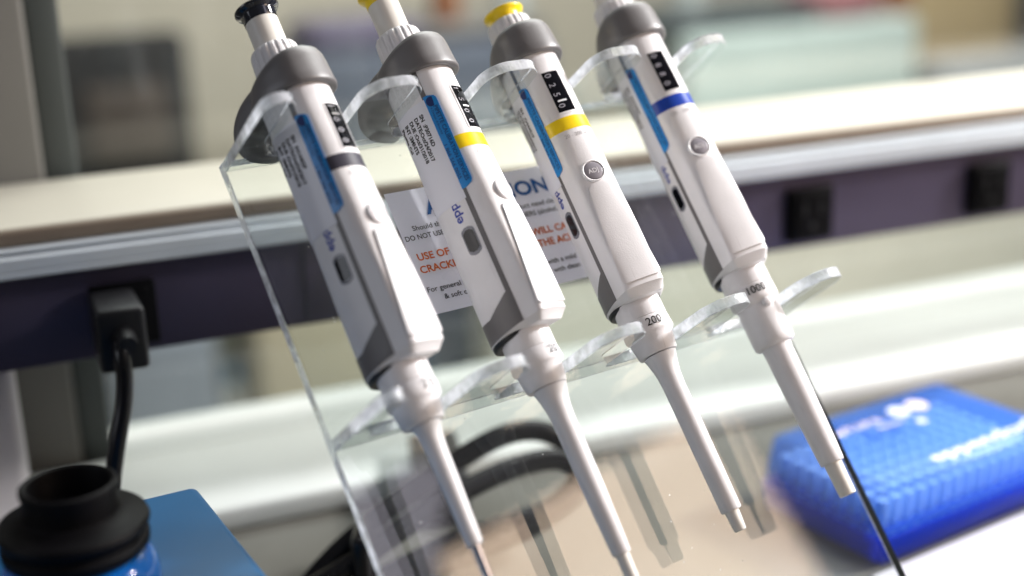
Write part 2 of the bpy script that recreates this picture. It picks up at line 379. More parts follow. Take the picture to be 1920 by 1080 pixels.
# plug and cord
pl = empty('power_plug', BEAM @ Matrix.Translation((-.0055, -.0068, .146)), label='black angled power plug in the left socket with its cord hanging down', cat='power plug')
bm = bmesh.new(); bmesh.ops.create_cube(bm, size=1)
for v in bm.verts:
    y = v.co.y; back = y > 0
    v.co = Vector((v.co.x*(.0230 if back else .0245), (-.0004 if back else -.0385), v.co.z*(.032 if back else .033)-(.0003 if back else .0012)))
ve = [e for e in bm.edges if abs(e.verts[0].co.x-e.verts[1].co.x) < .002 and abs(e.verts[0].co.z-e.verts[1].co.z) < .002]
bmesh.ops.bevel(bm, geom=bm.edges[:], offset=.0028, segments=4, affect='EDGES', profile=.5)
bm_obj('plug_body', bm, PLUG, pl)
lathe('strain_relief', [(.0058, 0), (.0058, .004), (.0048, .008), (.0044, .014)], PLUG, pl, 24).matrix_local = Matrix.Translation((.0005, -.0385, .0005)) @ Matrix.Rotation(R(90), 4, 'X') @ Matrix.Rotation(R(0), 4, 'Z')
pinv = (BEAM @ Matrix.Translation((-.0055, -.0068, .146))).inverted()
cordpts = [pinv @ Vector(p) for p in [(-.1955, .6655, .1455), (-.1938, .6600, .1435), (-.1930, .6575, .1385), (-.1925, .6560, .1300), (-.1938, .6530, .1170), (-.1975, .6480, .1000), (-.2015, .6440, .0800), (-.2050, .6420, .0600), (-.2120, .6460, .0300), (-.2240, .6600, .0070), (-.2600, .6750, .0050)]]
tube('cord', cordpts, .0042, CORD, pl, 16)

# ================================================================== FAR ROOM (seen blurred through the window)
ch = empty('office_chair', BEAM @ Matrix.Translation((.20, 1.62, -1.0)), label='dark office chair back, blurred beyond the window at the upper left', cat='chair')
rbox('backrest', (0, 0, .955), (.235, .05, .33), mat('chair_fabric', (.008, .0078, .008), .8, noise=.2, nscale=30), ch, .022, 4)
rbox('brown_cushion', (.01, -.03, .98), (.13, .02, .12), mat('chair_cushion', (.05, .036, .027), .8), ch, .009)
rbox('seat', (0, .18, .70), (.30, .34, .07), MATS['chair_fabric'], ch, .03)
lathe('post', [(.03, .02), (.03, .66)], MATS['chair_fabric'], ch, 20)
def far_box(name, t0, t1, z0, z1, col, b=1.6, dep=.25, bev=.02, parent=None, **k):
    return bbox(name, t0, t1, b, b+dep, z0, z1, mat(name+'_paint%d' % len(MATS), col, .6, noise=.08, nscale=8), parent, bev, **k)
far_box('storage_crate', .50, .98, -1.0, .055, (.075, .090, .125), b=1.62, label='slate blue tall crate, blurred between the two left pipette tops', cat='crate')
far_box('purple_case', .53, .74, .056, .100, (.10, .085, .14), b=1.64, dep=.2, label='purple case lying on the slate blue crate beyond the window', cat='case')
far_box('grey_case', .74, .99, .056, .090, (.16, .15, .14), b=1.66, dep=.2, label='grey-brown case on the slate blue crate behind the third pipette', cat='case')
far_box('mint_cabinet', 1.24, 1.78, -1.0, .035, (.46, .54, .51), b=1.60, label='pale mint cabinet, blurred at the upper right beyond the window', cat='cabinet')
far_box('dark_tray', 1.20, 1.55, .036, .075, (.05, .065, .07), b=1.62, dep=.2, label='dark tray lying on top of the mint cabinet', cat='tray')
far_box('red_box', 1.56, 1.70, .036, .10, (.30, .12, .13), b=1.62, dep=.16, label='dull red box on the mint cabinet beyond the window', cat='box')
far_box('cardboard_carton', 1.86, 2.13, -1.0, .10, (.36, .27, .14), b=1.72, label='tan cardboard carton, blurred at the upper right edge', cat='carton')
far_box('dark_cupboard', 2.16, 3.0, -1.0, .30, (.035, .038, .040), b=1.9, label='dark cupboard behind the tan carton at the right edge', cat='cupboard')
far_box('grey_trolley', 1.80, 2.4, -1.0, -.06, (.30, .31, .32), b=1.5, dep=.15, label='grey low trolley in front of the tan carton', cat='trolley')
far_box('sage_counter', -.6, 1.1, -1.0, -.30, (.40, .41, .32), b=1.75, dep=.3, label='sage green low counter seen through the gap under the shelf', cat='counter')
far_box('blue_grey_bin', .12, .30, -1.0, -.36, (.17, .19, .22), b=1.5, dep=.2, label='blue-grey bin behind the hanging cord', cat='bin')
far_box('tan_parcel', .36, .62, -.62, -.345, (.40, .35, .25), b=1.5, dep=.2, label='tan parcel on the green box beside the blue-grey bin', cat='parcel')
far_box('green_box', .31, .70, -1.0, -.625, (.20, .29, .24), b=1.5, dep=.24, label='dull green box under the tan parcel', cat='box')
far_box('cream_counter', .74, 3.4, -1.0, -.17, (.64, .605, .51), b=1.36, dep=.12, label='cream counter beyond the window on the right', cat='counter')

def bottle(t, b, z, r, h, col, cap, label):
    e = empty('reagent_bottle', BEAM @ Matrix.Translation((t, b, z)), label=label, cat='bottle', group='bottles in the far room')
    lathe('bottle_body', [(r*.94, 0), (r, .004), (r, h*.68), (r*.85, h*.78), (r*.42, h*.86), (r*.42, h*.9)], mat('bottle_%d' % len(MATS), col, .15, coat=.5), e, 28)
    lathe('bottle_cap', [(r*.5, h*.88), (r*.5, h), (r*.42, h*1.01)], mat('cap_%d' % len(MATS), cap, .4), e, 24)
bottle(.80, 1.70, .091, .028, .10, (.30, .10, .03), (.7, .7, .7), 'amber bottle on the grey-brown case, far beyond the third pipette top')
bottle(.93, 1.70, .091, .026, .085, (.5, .55, .55), (.05, .1, .4), 'clear bottle with a blue cap on the grey-brown case')
bottle(1.30, 1.70, .076, .030, .11, (.62, .66, .64), (.03, .03, .03), 'pale bottle on the dark tray of the mint cabinet')
bottle(1.76, 1.66, .036, .028, .11, (.28, .09, .03), (.6, .6, .6), 'amber bottle at the right end of the mint cabinet')
bottle(.335, 1.58, -.624, .022, .16, (.55, .55, .5), (.1, .3, .5), 'slim pale bottle on the green box beside the tan parcel')
bottle(.665, 1.58, -.624, .026, .17, (.05, .12, .2), (.7, .7, .7), 'dark blue bottle on the green box right of the tan parcel')

# ================================================================== ACRYLIC RACK
rack = empty('pipette_rack', RACK, label='clear acrylic pipette rack leaning back with two notched shelves', cat='pipette rack')
mm = .001
def plate_obj(name, outline, z0, z1, axis='U'):
    """outline in (s, n) extruded along u, or for axis 'N' outline in (s, u) extruded into the plate"""
    bm = bmesh.new()
    f = (lambda a, b, c: (a*mm, -b*mm, c*mm)) if axis == 'U' else (lambda a, b, c: (a*mm, -c*mm, b*mm))
    A = [bm.verts.new(f(a, b, z0)) for a, b in outline]; B = [bm.verts.new(f(a, b, z1)) for a, b in outline]
    top = bm.faces.new(B); bot = bm.faces.new(A[::-1]); n = len(A)
    for i in range(n):
        q = bm.faces.new((A[i], A[(i+1) % n], B[(i+1) % n], B[i])); q.material_index = 1
        (a0, b0), (a1, b1) = outline[i], outline[(i+1) % n]; ds, dn = abs(a1-a0), abs(b1-b0)
        right = (b1 < b0) if axis == 'U' else (b1 > b0)          # faces that look to the right: polished
        if axis == 'U' and (dn > .6*ds and right or (b0 < 1 and b1 < 1)): q.material_index = 0
        if axis == 'N' and a0 > 200 and a1 > 200: q.material_index = 2
    bmesh.ops.recalc_face_normals(bm, faces=bm.faces)
    ed = [e for e in bm.edges if len(e.link_faces) == 2 and (e.link_faces[0] in (top, bot)) != (e.link_faces[1] in (top, bot))]
    bmesh.ops.bevel(bm, geom=ed, offset=.00035, segments=1, affect='EDGES', material=1)
    bmesh.ops.triangulate(bm, faces=[q for q in bm.faces if len(q.verts) > 4])
    return bm_obj(name, bm, [AFACE, AEDGE, AEDGE2], rack, 30)
def arc(cx_, cy_, r, a0, a1, n=8):
    return [(cx_+r*math.cos(R(a0+(a1-a0)*i/n)), cy_+r*math.sin(R(a0+(a1-a0)*i/n))) for i in range(n+1)]
def shelf_outline(slots, L, nb, W=257, sw=15.5, rb=7, rmax=11):
    pts = [(0, .2)]
    pts += arc(9, L-9, 9, 180, 120, 5)[:0]
    # left-most prong slants in towards its tip
    x = 0.
    edges = [(0, slots[0]-sw)] + [(slots[i]+sw, slots[i+1]-sw) for i in range(len(slots)-1)] + [(slots[-1]+sw, W)]
    for k, (xa, xb) in enumerate(edges):
        rr = min(rmax, (xb-xa)/2-.6)
        if k == 0:
            pts += [(0, 38)] + arc(rr+.4, L-rr, rr, 165, 90, 6) + arc(xb-rr, L-rr, rr, 90, 0, 6)
        elif k == len(edges)-1:
            pts += arc(xa+rr, L-rr, rr, 180, 90, 8) + arc(xb-rr, L-rr, rr, 90, 0, 8)
        else:
            pts += arc(xa+rr+2, L-rr-1, rr+1, 172, 90, 8) + arc(xb-rr, L-rr, rr, 90, 0, 8)
        if k < len(edges)-1:   # U notch
            x0, x1 = xb, edges[k+1][0]
            pts += arc(x0+rb, nb+rb, rb, 180, 270, 6) + arc(x1-rb, nb+rb, rb, 270, 360, 6)
    pts += [(W, .2)]
    return pts
SL = [31, 92.5, 154.5, 216.5]
plate_obj('back_plate', [(0, -176), (257, -176), (257, 135), (0, 135)], -5, 0, 'N')
plate_obj('upper_shelf', shelf_outline(SL, 56, 8), 130, 135)
plate_obj('lower_shelf', shelf_outline([27, 89, 151, 213.5], 56, 8, sw=17, rmax=13), 0, 5)
# foot: bent forward along the bench, built in world axes
footM = RACK.inverted()
fdir = Vector((N_.x, N_.y, 0)).normalized()
bw = RACK @ Vector((0, 0, -.176)); k0 = -(bw.z-.0055)/U_.z
base = bw
bm = bmesh.new()
pA = Vector((base.x, base.y, 0))
quad = [pA+fdir*.004, pA+S_*.257+fdir*.004, pA+S_*.257+fdir*.13, pA+fdir*.13]
lo = [bm.verts.new(footM @ Vector((q.x, q.y, .0006))) for q in quad]; hi = [bm.verts.new(footM @ Vector((q.x, q.y, .0055))) for q in quad]
bm.faces.new(hi); bm.faces.new(lo[::-1])
for i in range(4): q = bm.faces.new((lo[i], lo[(i+1) % 4], hi[(i+1) % 4], hi[i])); q.material_index = 1
bm_obj('foot', bm, [AFACE, AEDGE], rack, 30)

# warning sheet stuck on the plate
sh = mk('warning_sheet', [((68+104*i/12)*mm, (-.35-.0*i)*mm-.0003*math.exp(-i*.9), (46+60.5*j/6)*mm) for j in range(7) for i in range(13)],
        [(j*13+i, j*13+i+1, (j+1)*13+i+1, (j+1)*13+i) for j in range(6) for i in range(12)], PAPER, None, 60, M=RACK)
tag(sh, 'white warning sheet headed ATTENTION with orange capitals, stuck on the acrylic plate', 'warning sheet')
pf = lambda x, y: (x*mm, -.85*mm, y*mm)
text_on('heading_print', [('ATTENTION', 10.2, .028, (85.2, 93.0), 70)], pf, INKT, sh)
text_on('notice_print', [
    ('Should the acrylic surface of this product need cleaning', 3.5, .007, (74.8, 86.3), 88),
    ('DO NOT USE ANY SOLVENT BASED CLEANERS (alcohol, acetone)', 3.5, .007, (69.3, 81.9), 98.5)], pf, INK, sh)
text_on('cleaning_print', [
    ('For general cleaning, wipe down surfaces with a mild detergent', 3.5, .007, (69.6, 56.5), 100.5),
    ('& soft cloth. Rinse the area thoroughly with clean water', 3.5, .007, (76.6, 51.9), 87)], pf, INK, sh)
text_on('warning_print', [
    ('USE OF THESE PRODUCTS WILL CAUSE', 4.9, .022, (71.4, 71.9), 93),
    ('CRACKING & CRAZING OF THE ACRYLIC', 4.9, .022, (70.2, 65.8), 97.5)], pf, INKO, sh)

# ================================================================== PIPETTES
CY = -2.0
def spline_closed(pts, sub=10, tension=.5):
    n = len(pts); out = []
    for i in range(n):
        p0, p1, p2, p3 = [Vector((*pts[(i+k) % n], 0)) for k in (-1, 0, 1, 2)]
        for s in range(sub):
            t = s/sub; q = .5*((2*p1)+(-p0+p2)*t+(2*p0-5*p1+4*p2-p3)*t*t+(-p0+3*p1-3*p2+p3)*t**3); out.append((q.x, q.y))
    return out
def polar(half):
    full = half + [(-x, y) for x, y in half[-2:0:-1]]
    poly = spline_closed(full); T = []
    for k in range(361):
        ph = R(k); d = (-math.sin(ph), -math.cos(ph)); best = 0
        for i in range(len(poly)):
            ax, ay = poly[i][0], poly[i][1]-CY; bx, by = poly[(i+1) % len(poly)][0], poly[(i+1) % len(poly)][1]-CY
            ex, ey = bx-ax, by-ay; den = d[0]*ey-d[1]*ex
            if abs(den) < 1e-9: continue
            t = (ax*ey-ay*ex)/den; u = (ax*d[1]-ay*d[0])/den
            if t > 0 and -1e-6 <= u <= 1+1e-6: best = max(best, t)
        T.append(best)
    return T
SEC = [(50, polar([(0, -19.3), (4.6, -19.15), (8.3, -18.6), (9.7, -17.5), (10.4, -15.2), (11.6, -11), (13.1, -6), (14.0, 1), (13.2, 7), (10.2, 12.5), (5, 15), (0, 15.6)])),
       (84, polar([(0, -19.4), (4.6, -18.9), (7.8, -17.6), (9.7, -15.6), (11.4, -11.8), (13.4, -4), (13.8, 2), (12.6, 8.3), (9, 12.8), (4, 14.5), (0, 14.9)])),
       (112, polar([(0, -18.6), (4.2, -18.0), (8, -16.0), (10.2, -13.6), (11.8, -10.2), (13.4, -4), (13.6, 2), (12.3, 8), (8.6, 12.3), (4, 14), (0, 14.4)])),
       (150, polar([(0, -17.4), (4.2, -16.8), (8, -14.9), (10.2, -12.6), (11.7, -9.6), (13.2, -4), (13.4, 2), (12.1, 8), (8.4, 12.2), (4, 13.9), (0, 14.3)]))]
def Rad(ph, z):
    d = math.degrees(ph) % 360; i = int(d); f = d-i
    g = lambda T: T[i]*(1-f)+T[(i+1) % 361]*f
    if z <= SEC[0][0]: return g(SEC[0][1])
    for (z0, A), (z1, B) in zip(SEC, SEC[1:]):
        if z <= z1:
            t = (z-z0)/(z1-z0); t = t*t*(3-2*t); return g(A)*(1-t)+g(B)*t
    return g(SEC[-1][1])
def SP(ph, z, off=0):
    r = Rad(ph, z)+off; return (-r*math.sin(ph)*mm, (CY-r*math.cos(ph))*mm, z*mm)
def patch(name, f0, f1, z0, z1, off, m, parent, nf=16, nz=40, inner=-.4):
    """skin patch between angles f0(z), f1(z) (degrees) from z0 to z1, standing `off` mm proud of the body"""
    V = []; Fc = []; c0 = f0 if callable(f0) else (lambda z: f0); c1 = f1 if callable(f1) else (lambda z: f1)
    a, b = nf+1, nz+1
    for lay, o in ((0, off), (1, inner)):
        for j in range(b):
            zz = z0+(z1-z0)*j/nz
            for i in range(a):
                ph = R(c0(zz)+(c1(zz)-c0(zz))*i/nf); V.append(SP(ph, zz, o))
    L = a*b
    for j in range(nz):
        for i in range(nf):
            q = (j*a+i, j*a+i+1, (j+1)*a+i+1, (j+1)*a+i); Fc.append(q); Fc.append(tuple(L+x for x in q[::-1]))
    ring = [i for i in range(a)]+[j*a+nf for j in range(1, b)]+[nz*a+i for i in range(nf-1, -1, -1)]+[j*a for j in range(nz-1, 0, -1)]
    for k in range(len(ring)):
        p, q = ring[k], ring[(k+1) % len(ring)]; Fc.append((p, q, L+q, L+p))
    return mk(name, V, Fc, m, parent, 35)
def rounded(lo, hi, z0, z1, r, rmm=15.):
    """angle limits with rounded corners of radius r mm"""
    def inset(z):
        d = min(z-z0, z1-z)
        if d >= r: return 0
        return (r-math.sqrt(max(0, r*r-(r-max(d, 0))**2)))/rmm*57.3
    L = lo if callable(lo) else (lambda z: lo); H = hi if callable(hi) else (lambda z: hi)
    return (lambda z: L(z)+inset(z)), (lambda z: H(z)-inset(z))
def wrap(phc, zc, mode, off=.12, rmm=None):
    """text mapping: 'h' around the body, 'down' reading towards the tip, 'up' reading towards the button"""
    def f(u, v):
        if mode == 'h': z = zc+v; r = rmm or Rad(R(phc), z); return SP(R(phc)-u/r, z, off)
        if mode == 'down': z = zc-u; r = rmm or Rad(R(phc), z); return SP(R(phc)-v/r, z, off)
        z = zc+u; r = rmm or Rad(R(phc), z); return SP(R(phc)+v/r, z, off)
    return f

def body_mesh(parent):
    seg = 120; V = []; Fc = []
    zs = []
    cut = lambda ph: 21.6-.135*(CY-15*math.cos(ph))*1.0      # the shell ends higher at the front than at the back
    rows = [('c', k) for k in range(0, 1)]
    levels = [None]+[28+i*2.0 for i in range(0, 62)]
    for li, z in enumerate(levels):
        for i in range(seg):
            ph = 2*math.pi*i/seg
            V.append(SP(ph, cut(ph) if z is None else z))
    n = len(levels)
    for j in range(n-1):
        for i in range(seg): Fc.append((j*seg+i, j*seg+(i+1) % seg, (j+1)*seg+(i+1) % seg, (j+1)*seg+i))
    # chamfered underside
    prev = 0
    for sc_, dz, df_ in ((.985, -.3, .2), (.84, -1.0, 3.2), (.62, -1.2, 3.2)):
        b0 = len(V)
        for i in range(seg):
            ph = 2*math.pi*i/seg; x, y, z = SP(ph, cut(ph)); V.append((x*sc_, (y+.0005)*sc_, z+(dz-df_*max(0, math.cos(ph))**1.5)*mm))
        for i in range(seg): Fc.append((prev+(i+1) % seg, prev+i, b0+i, b0+(i+1) % seg))
        prev = b0
    Fc.append(tuple(prev+i for i in range(seg)))
    Fc.append(tuple((n-1)*seg+i for i in range(seg)))
    return mk('body', V, Fc, WHITE, parent, 38)

def collar_mesh(parent):
    seg = 96; V = []; Fc = []
    def ring(off, zf, k=1.):
        b = len(V)
        for i in range(seg):
            ph = 2*math.pi*i/seg; x, y, z = SP(ph, 146, off); V.append((x*k, y*k, zf(ph)*mm))
        return b
    c = lambda ph: (1-math.cos(ph))/2         # 0 front .. 1 back
    top = lambda ph: 162.8-8.5*c(ph)**1.2
    bot = lambda ph: 144.2+1.5*c(ph)
    rs = [ring(.2, lambda p: bot(p)+.6), ring(2.6, lambda p: bot(p)), ring(3.5, lambda p: bot(p)+.5), ring(3.75, lambda p: bot(p)+1.4), ring(3.3, lambda p: bot(p)+5),
          ring(2.9, lambda p: top(p)-6), ring(2.5, lambda p: top(p)-3), ring(1.7, lambda p: top(p)-1.2), ring(.5, lambda p: top(p)-.3), ring(-.8, lambda p: top(p)), ring(-5, lambda p: top(p)+.1)]
    for a, b in zip(rs, rs[1:]):
        for i in range(seg): Fc.append((a+i, a+(i+1) % seg, b+(i+1) % seg, b+i))
    Fc.append(tuple(rs[-1]+i for i in range(seg))); Fc.append(tuple(rs[0]+i for i in range(seg))[::-1])
    return mk('collar', V, Fc, GREY, parent, 50)
def hook_mesh(parent):
    path = [((6, 151.0), 8.0, 14), ((12, 150.2), 7.8, 14.2), ((18, 149.4), 6.9, 14.0), ((23, 147.6), 5.4, 13.6), ((26.6, 144.4), 4.3, 13.2), ((28.2, 140.4), 4.0, 12.6), ((28.2, 136.8), 3.7, 11.2), ((27.5, 134.2), 3.1, 8.8), ((27, 132.6), 1.8, 5)]
    P = []; n = len(path)
    for i in range(n-1):
        for s in range(4):
            t = s/4; q = []
            g = lambda k: (path[max(0, min(n-1, k))][0][0], path[max(0, min(n-1, k))][0][1], path[max(0, min(n-1, k))][1], path[max(0, min(n-1, k))][2])
            p0, p1, p2, p3 = g(i-1), g(i), g(i+1), g(i+2)
            P.append([.5*((2*b)+(-a+c)*t+(2*a-5*b+4*c-d)*t*t+(-a+3*b-3*c+d)*t**3) for a, b, c, d in zip(p0, p1, p2, p3)])
    P.append([path[-1][0][0], path[-1][0][1], path[-1][1], path[-1][2]])
    V = []; Fc = []; seg = 32; N = len(P)
    for i, (y, z, h, wd) in enumerate(P):
        a = P[max(i-1, 0)]; b = P[min(i+1, N-1)]; ty, tz = b[0]-a[0], b[1]-a[1]; l = math.hypot(ty, tz); ty /= l; tz /= l
        ny, nz_ = -tz, ty
        for k in range(seg):
            t = 2*math.pi*k/seg; cc, ss = math.cos(t), math.sin(t); e = .62
            u = wd*math.copysign(abs(cc)**e, cc); v = h*math.copysign(abs(ss)**e, ss)
            V.append((u*mm, (y+ny*v)*mm, (z+nz_*v)*mm))
    for i in range(N-1):
        for k in range(seg): Fc.append((i*seg+k, i*seg+(k+1) % seg, (i+1)*seg+(k+1) % seg, (i+1)*seg+k))
    Fc.append(tuple(range(seg))); Fc.append(tuple((N-1)*seg+k for k in range(seg)))
    return mk('finger_hook', V, Fc, GREY, parent, 60)

def make_pipette(slot_s, n0, twist, label, ring_m, cap_m, cap_z, digits, bar_at, rng, vol, kind, adj_m, serial, lab_lines):
    M = RACK @ Matrix.Translation((slot_s*mm, -n0*mm, 0)) @ Matrix.Rotation(R(twist), 4, 'Z')
    p = empty('pipette', M, label=label, cat='pipette', group='pipettes hanging in the acrylic rack')
    body = body_mesh(p)
    # nose, ejector sleeve and tip cone
    if kind == 'big':
        lathe('nose', [(9.2, 22), (11.5, 20.5), (11.6, 12.2), (11.3, 11.9), (11.6, 11.6), (11.8, 7.0), (11.8, 4.8), (11.2, 3.8), (9.6, 2.2), (9.6, .4), (10.1, -1), (10.1, -14), (9.9, -17.0), (9.0, -18.0), (7.0, -18.4)][::-1], WHITE, p, 72, k=mm)
        lathe('ejector_sleeve', [(7.4, -17.6), (7.0, -21), (6.8, -40), (6.0, -70), (5.7, -77.2), (5.3, -77.8)][::-1], WHITE, p, 56, k=mm)
        lathe('tip_cone', [(4.3, -76), (4.1, -85), (4.0, -93.4), (3.5, -93.8), (2.6, -93.8), (2.6, -90)][::-1], WHITE2, p, 40, k=mm)
        lathe('release_nub', [(.2, 1.6), (1.5, 1.3), (2.3, .2), (2.5, -1.5)], WHITE, p, 24, k=mm).matrix_local = Matrix.Translation((1*mm, -10.2*mm, 1.5*mm)) @ Matrix.Rotation(R(90), 4, 'X')
    else:
        lathe('nose', [(9.2, 22), (11.2, 20.5), (11.3, 12.2), (11.0, 11.9), (11.3, 11.6), (11.7, 7.5), (11.8, 5.4), (11.3, 4.5), (10.3, 3.5), (9.8, 0), (9.2, -4.0), (8.7, -4.8), (6.5, -5.2)][::-1], WHITE, p, 72, cy=1.1, k=mm)
        if kind == 'small':
            lathe('ejector_sleeve', [(6.4, -5.4), (5.9, -7), (5.0, -10), (4.4, -16), (4.1, -30), (3.5, -50), (3.3, -56.2), (2.9, -56.8)][::-1], WHITE, p, 48, k=mm)
            lathe('tip_cone', [(2.1, -55), (2.0, -62), (1.7, -80), (1.5, -84)][::-1], STEEL, p, 32, k=mm)
        else:
            e = 4.1 if kind == 'slim' else 4.75
            lathe('ejector_sleeve', [(7.7, -5.4), (7.2, -7), (6.2, -11), (5.5, -15), (5.15, -20), (5.05, -30), (4.95, -50), (e, -80.2), (e-.4, -80.8)][::-1], WHITE, p, 56, k=mm)
            lathe('tip_cone', [(3.4, -79), (3.1, -85), (2.75, -89.6), (2.4, -90.1), (1.6, -90.1), (1.6, -87)][::-1] if kind != 'slim' else [(3.1, -79), (2.9, -88), (2.5, -104)][::-1], WHITE2, p, 40, k=mm)
    # volume print on the nose
    def nf(u, v): a = -(u-3.8)/12.; cyv = 1.1 if kind != 'big' else 0; return (-12.1*math.sin(a)*mm, (cyv-12.1*math.cos(a))*mm, (6.9+v)*mm)
    text_on('volume_print', [(vol, 5.2, .012, (0 if len(vol) < 4 else -2.5, 0), None)], nf, INK, p)
    # grey frame showing as seams and rear cuff
    for lo, hi in ((56.5, 66), (-118, -109)):
        patch('seam_strip', lo, hi, 34, 147, .12, DGREY, p, 4, 50)
    def cuff_lo(z): return 78.5
    Vc = []; Fc = []; nf_, nz = 60, 10
    zt = lambda d: 37.5 if d < 66 else (37.5-(d-66)*.15 if d < 116 else 30.0)
    zb = lambda d: 21.6-.135*(CY-15*math.cos(R(d)))-.1
    for lay, off in ((0, .22), (1, -.5)):
        for j in range(nz+1):
            for i in range(nf_+1):
                d = 56.5+(194)*i/nf_; dd = d if d <= 180 else 360-d
                z = zb(dd)+(zt(dd)-zb(dd))*j/nz; x, y, zz = SP(R(d), z, off*(1 if j else .2)); Vc.append((x, y, zz))
    a = nf_+1; L = a*(nz+1)
    for j in range(nz):
        for i in range(nf_):
            q = (j*a+i, j*a+i+1, (j+1)*a+i+1, (j+1)*a+i); Fc.append(q); Fc.append(tuple(L+x for x in q[::-1]))
    rg = [i for i in range(a)]+[j*a+nf_ for j in range(1, nz+1)]+[nz*a+i for i in range(nf_-1, -1, -1)]+[j*a for j in range(nz-1, 0, -1)]
    for k in range(len(rg)): x, y = rg[k], rg[(k+1) % len(rg)]; Fc.append((x, y, L+y, L+x))
    mk('rear_cuff', Vc, Fc, DGREY, p, 35)
    lathe('cuff_rim', [(11, 21.2), (12.6, 20.6), (12.9, 19.6), (12.6, 18.6), (11.9, 18.1), (11, 18.1)][::-1], mat('rim_black%d' % len(MATS), (.02, .02, .022), .35), p, 64, k=mm).matrix_local = Matrix.Translation((0, .0019, .0004)) @ Matrix.Rotation(R(-6), 4, 'X')
    # raised front panel
    hw = lambda z: 18.0+12.5*(74-z)/48
    f0, f1 = rounded(lambda z: -hw(z), hw, 26, 74.5, 2.6, 18)
    patch('front_panel', f0, f1, 26.3, 74.5, .9, WHITE, p, 16, 60)
    # identity ring
    patch('colour_ring', -108, 56, 103.6, 110.0, .16, ring_m, p, 60, 3)
    # display window
    fr0, fr1 = rounded(-21.5, 12.2, 111.7, 134.6, .8, 17)
    disp = patch('display_frame', fr0, fr1, 111.7, 134.6, .25, WHITE, p, 14, 24)
    win_ = patch('display', -19.8, 9.8, 112.5, 133.9, .34, SMOKE, p, 14, 24)
    its = []; zpos = 0
    for k, dch in enumerate(digits): its.append((dch, 4.4, .004, (.8+k*5.2+(.7 if (k+1)*5.2 > bar_at+3 and bar_at < 30 else 0), 0), None))
    text_on('display_digits', its, wrap(6.0, 133.6, 'down', .42), INKD, win_)
    bz = 133.9-bar_at
    if bar_at < 30: patch('decimal_bar', -11, 4, bz-.7, bz+.1, .46, BARW, win_, 6, 1, .38)
    text_on('range_print', [(rng, 2.6, 0, (0, 0), None)], wrap(18, 99.6, 'h', .1), INKG, p)
    # adjust button
    ab = lathe('adjust_button', [(0.001, .62), (3.9, .6), (4.35, .35), (4.5, 0), (4.5, -1.5)][::-1], adj_m, p, 48, k=mm)
    ab.matrix_local = Matrix.Translation((0, (CY-Rad(0, 80.8)-.05)*mm, 80.8*mm)) @ Matrix.Rotation(R(88.5), 4, 'X')
    rg_ = lathe('button_bezel', [(4.6, -1.2), (4.6, .45), (5.0, .62), (5.35, .3), (5.6, -1.2)], WHITE, ab, 48, k=mm)
    text_on('button_print', [('ADJ', 3.1, .006, (-2.8, -1.1), None)], lambda u, v: (u*mm, v*mm, .72*mm), ADJT, ab)
    text_on('serial_print', [(serial, 2.5, 0, (0, 0), None)], wrap(18, 30.2, 'h', .85), INKG, p)
    # collar, hook, dial, button
    collar_mesh(p); hook_mesh(p)
    def flute(a, r, z):
        if z < .1595 or z > .1716: return 1
        return 1-.075*max(0, math.cos(a*20))**1.2*(.35+.65*min(1, max(0, (z-.1595)/.012)))
    lathe('volume_dial', [(10.6, 152), (10.9, 159), (11.0, 160), (11.0, 163), (10.9, 166), (10.7, 169), (10.5, 170.3), (9.9, 171.3), (8.6, 172.0), (7.4, 172.2)], WHITE2 if False else WHITE, p, 288, flute, 45, k=mm)
    z1 = cap_z
    if z1 > 180: lathe('button_stem', [(7.3, 170), (7.3, z1-7.0)], WHITE2, p, 56, k=mm)
    lathe('push_button', [(7.35, z1-7.2), (7.5, z1-7.0), (7.6, z1-3.4), (8.2, z1-2.4), (9.6, z1-1.7), (10.0, z1-1.0), (9.9, z1-.4), (9.2, z1), (8.2, z1-.1), (6.5, z1-.6), (3, z1-1.0), (.001, z1-1.1)], cap_m, p, 64, k=mm)
    # print and side window on the left shell
    text_on('maker_print', [('eppendorf', 6.6, .022, (0, 0), None)], wrap(86, 73.5, 'up', .12, 15), INKB, p)
    g0, g1 = rounded(73, 101, 58, 71, 2.4, 14)
    sw = patch('side_window', g0, g1, 58, 71, .25, mat('side_window_rim%d' % len(MATS), (.20, .20, .23), .25), p, 10, 14)
    h0, h1 = rounded(75.5, 98.5, 59.4, 69.6, 1.8, 14)
    patch('side_window_glass', h0, h1, 59.4, 69.6, .36, SMOKE, sw, 8, 10)
    # calibration label
    l0, l1 = rounded(84.6, 152, 82.5, 131.5, 1.5, 14)
    slant = lambda z: 152-(max(0, 90-z))*1.5
    lw = patch('calibration_label', 63.0, slant, 82.5, 131.5, .30, LWHITE, p, 22, 30, .05)
    b0, b1 = rounded(42, 78, 86.6, 132.6, 3.0, 13)
    lb = patch('blue_band', (lambda z: b0(z)), 63.6, 86.6, 132.6, .42, LBLUE, lw, 12, 40, .1)
    text_on('label_print', [(s, 2.75, .045, (0, -3.2*k), None) for k, s in enumerate(lab_lines)]+[('BY :WP', 2.4, .01, (34, -16.3), None)], wrap(84, 126.2, 'down', .40, 14.5), INK, lw)
    V, Fq = text_data('PIPETTE CALIBRATION SERVICES', 2.9)
    text_on('band_print', [('PIPETTE CALIBRATION SERVICES', 2.45, .012, (0, 0), 37.5), ('A Division of Accuracy', 1.4, .004, (0, -1.6), 13.5), ('1 866 566 0055', 2.3, .004, (18.5, -2.6), 17)], wrap(52.3, 126.6, 'down', .52, 15), INKN, lb)
    dl = []
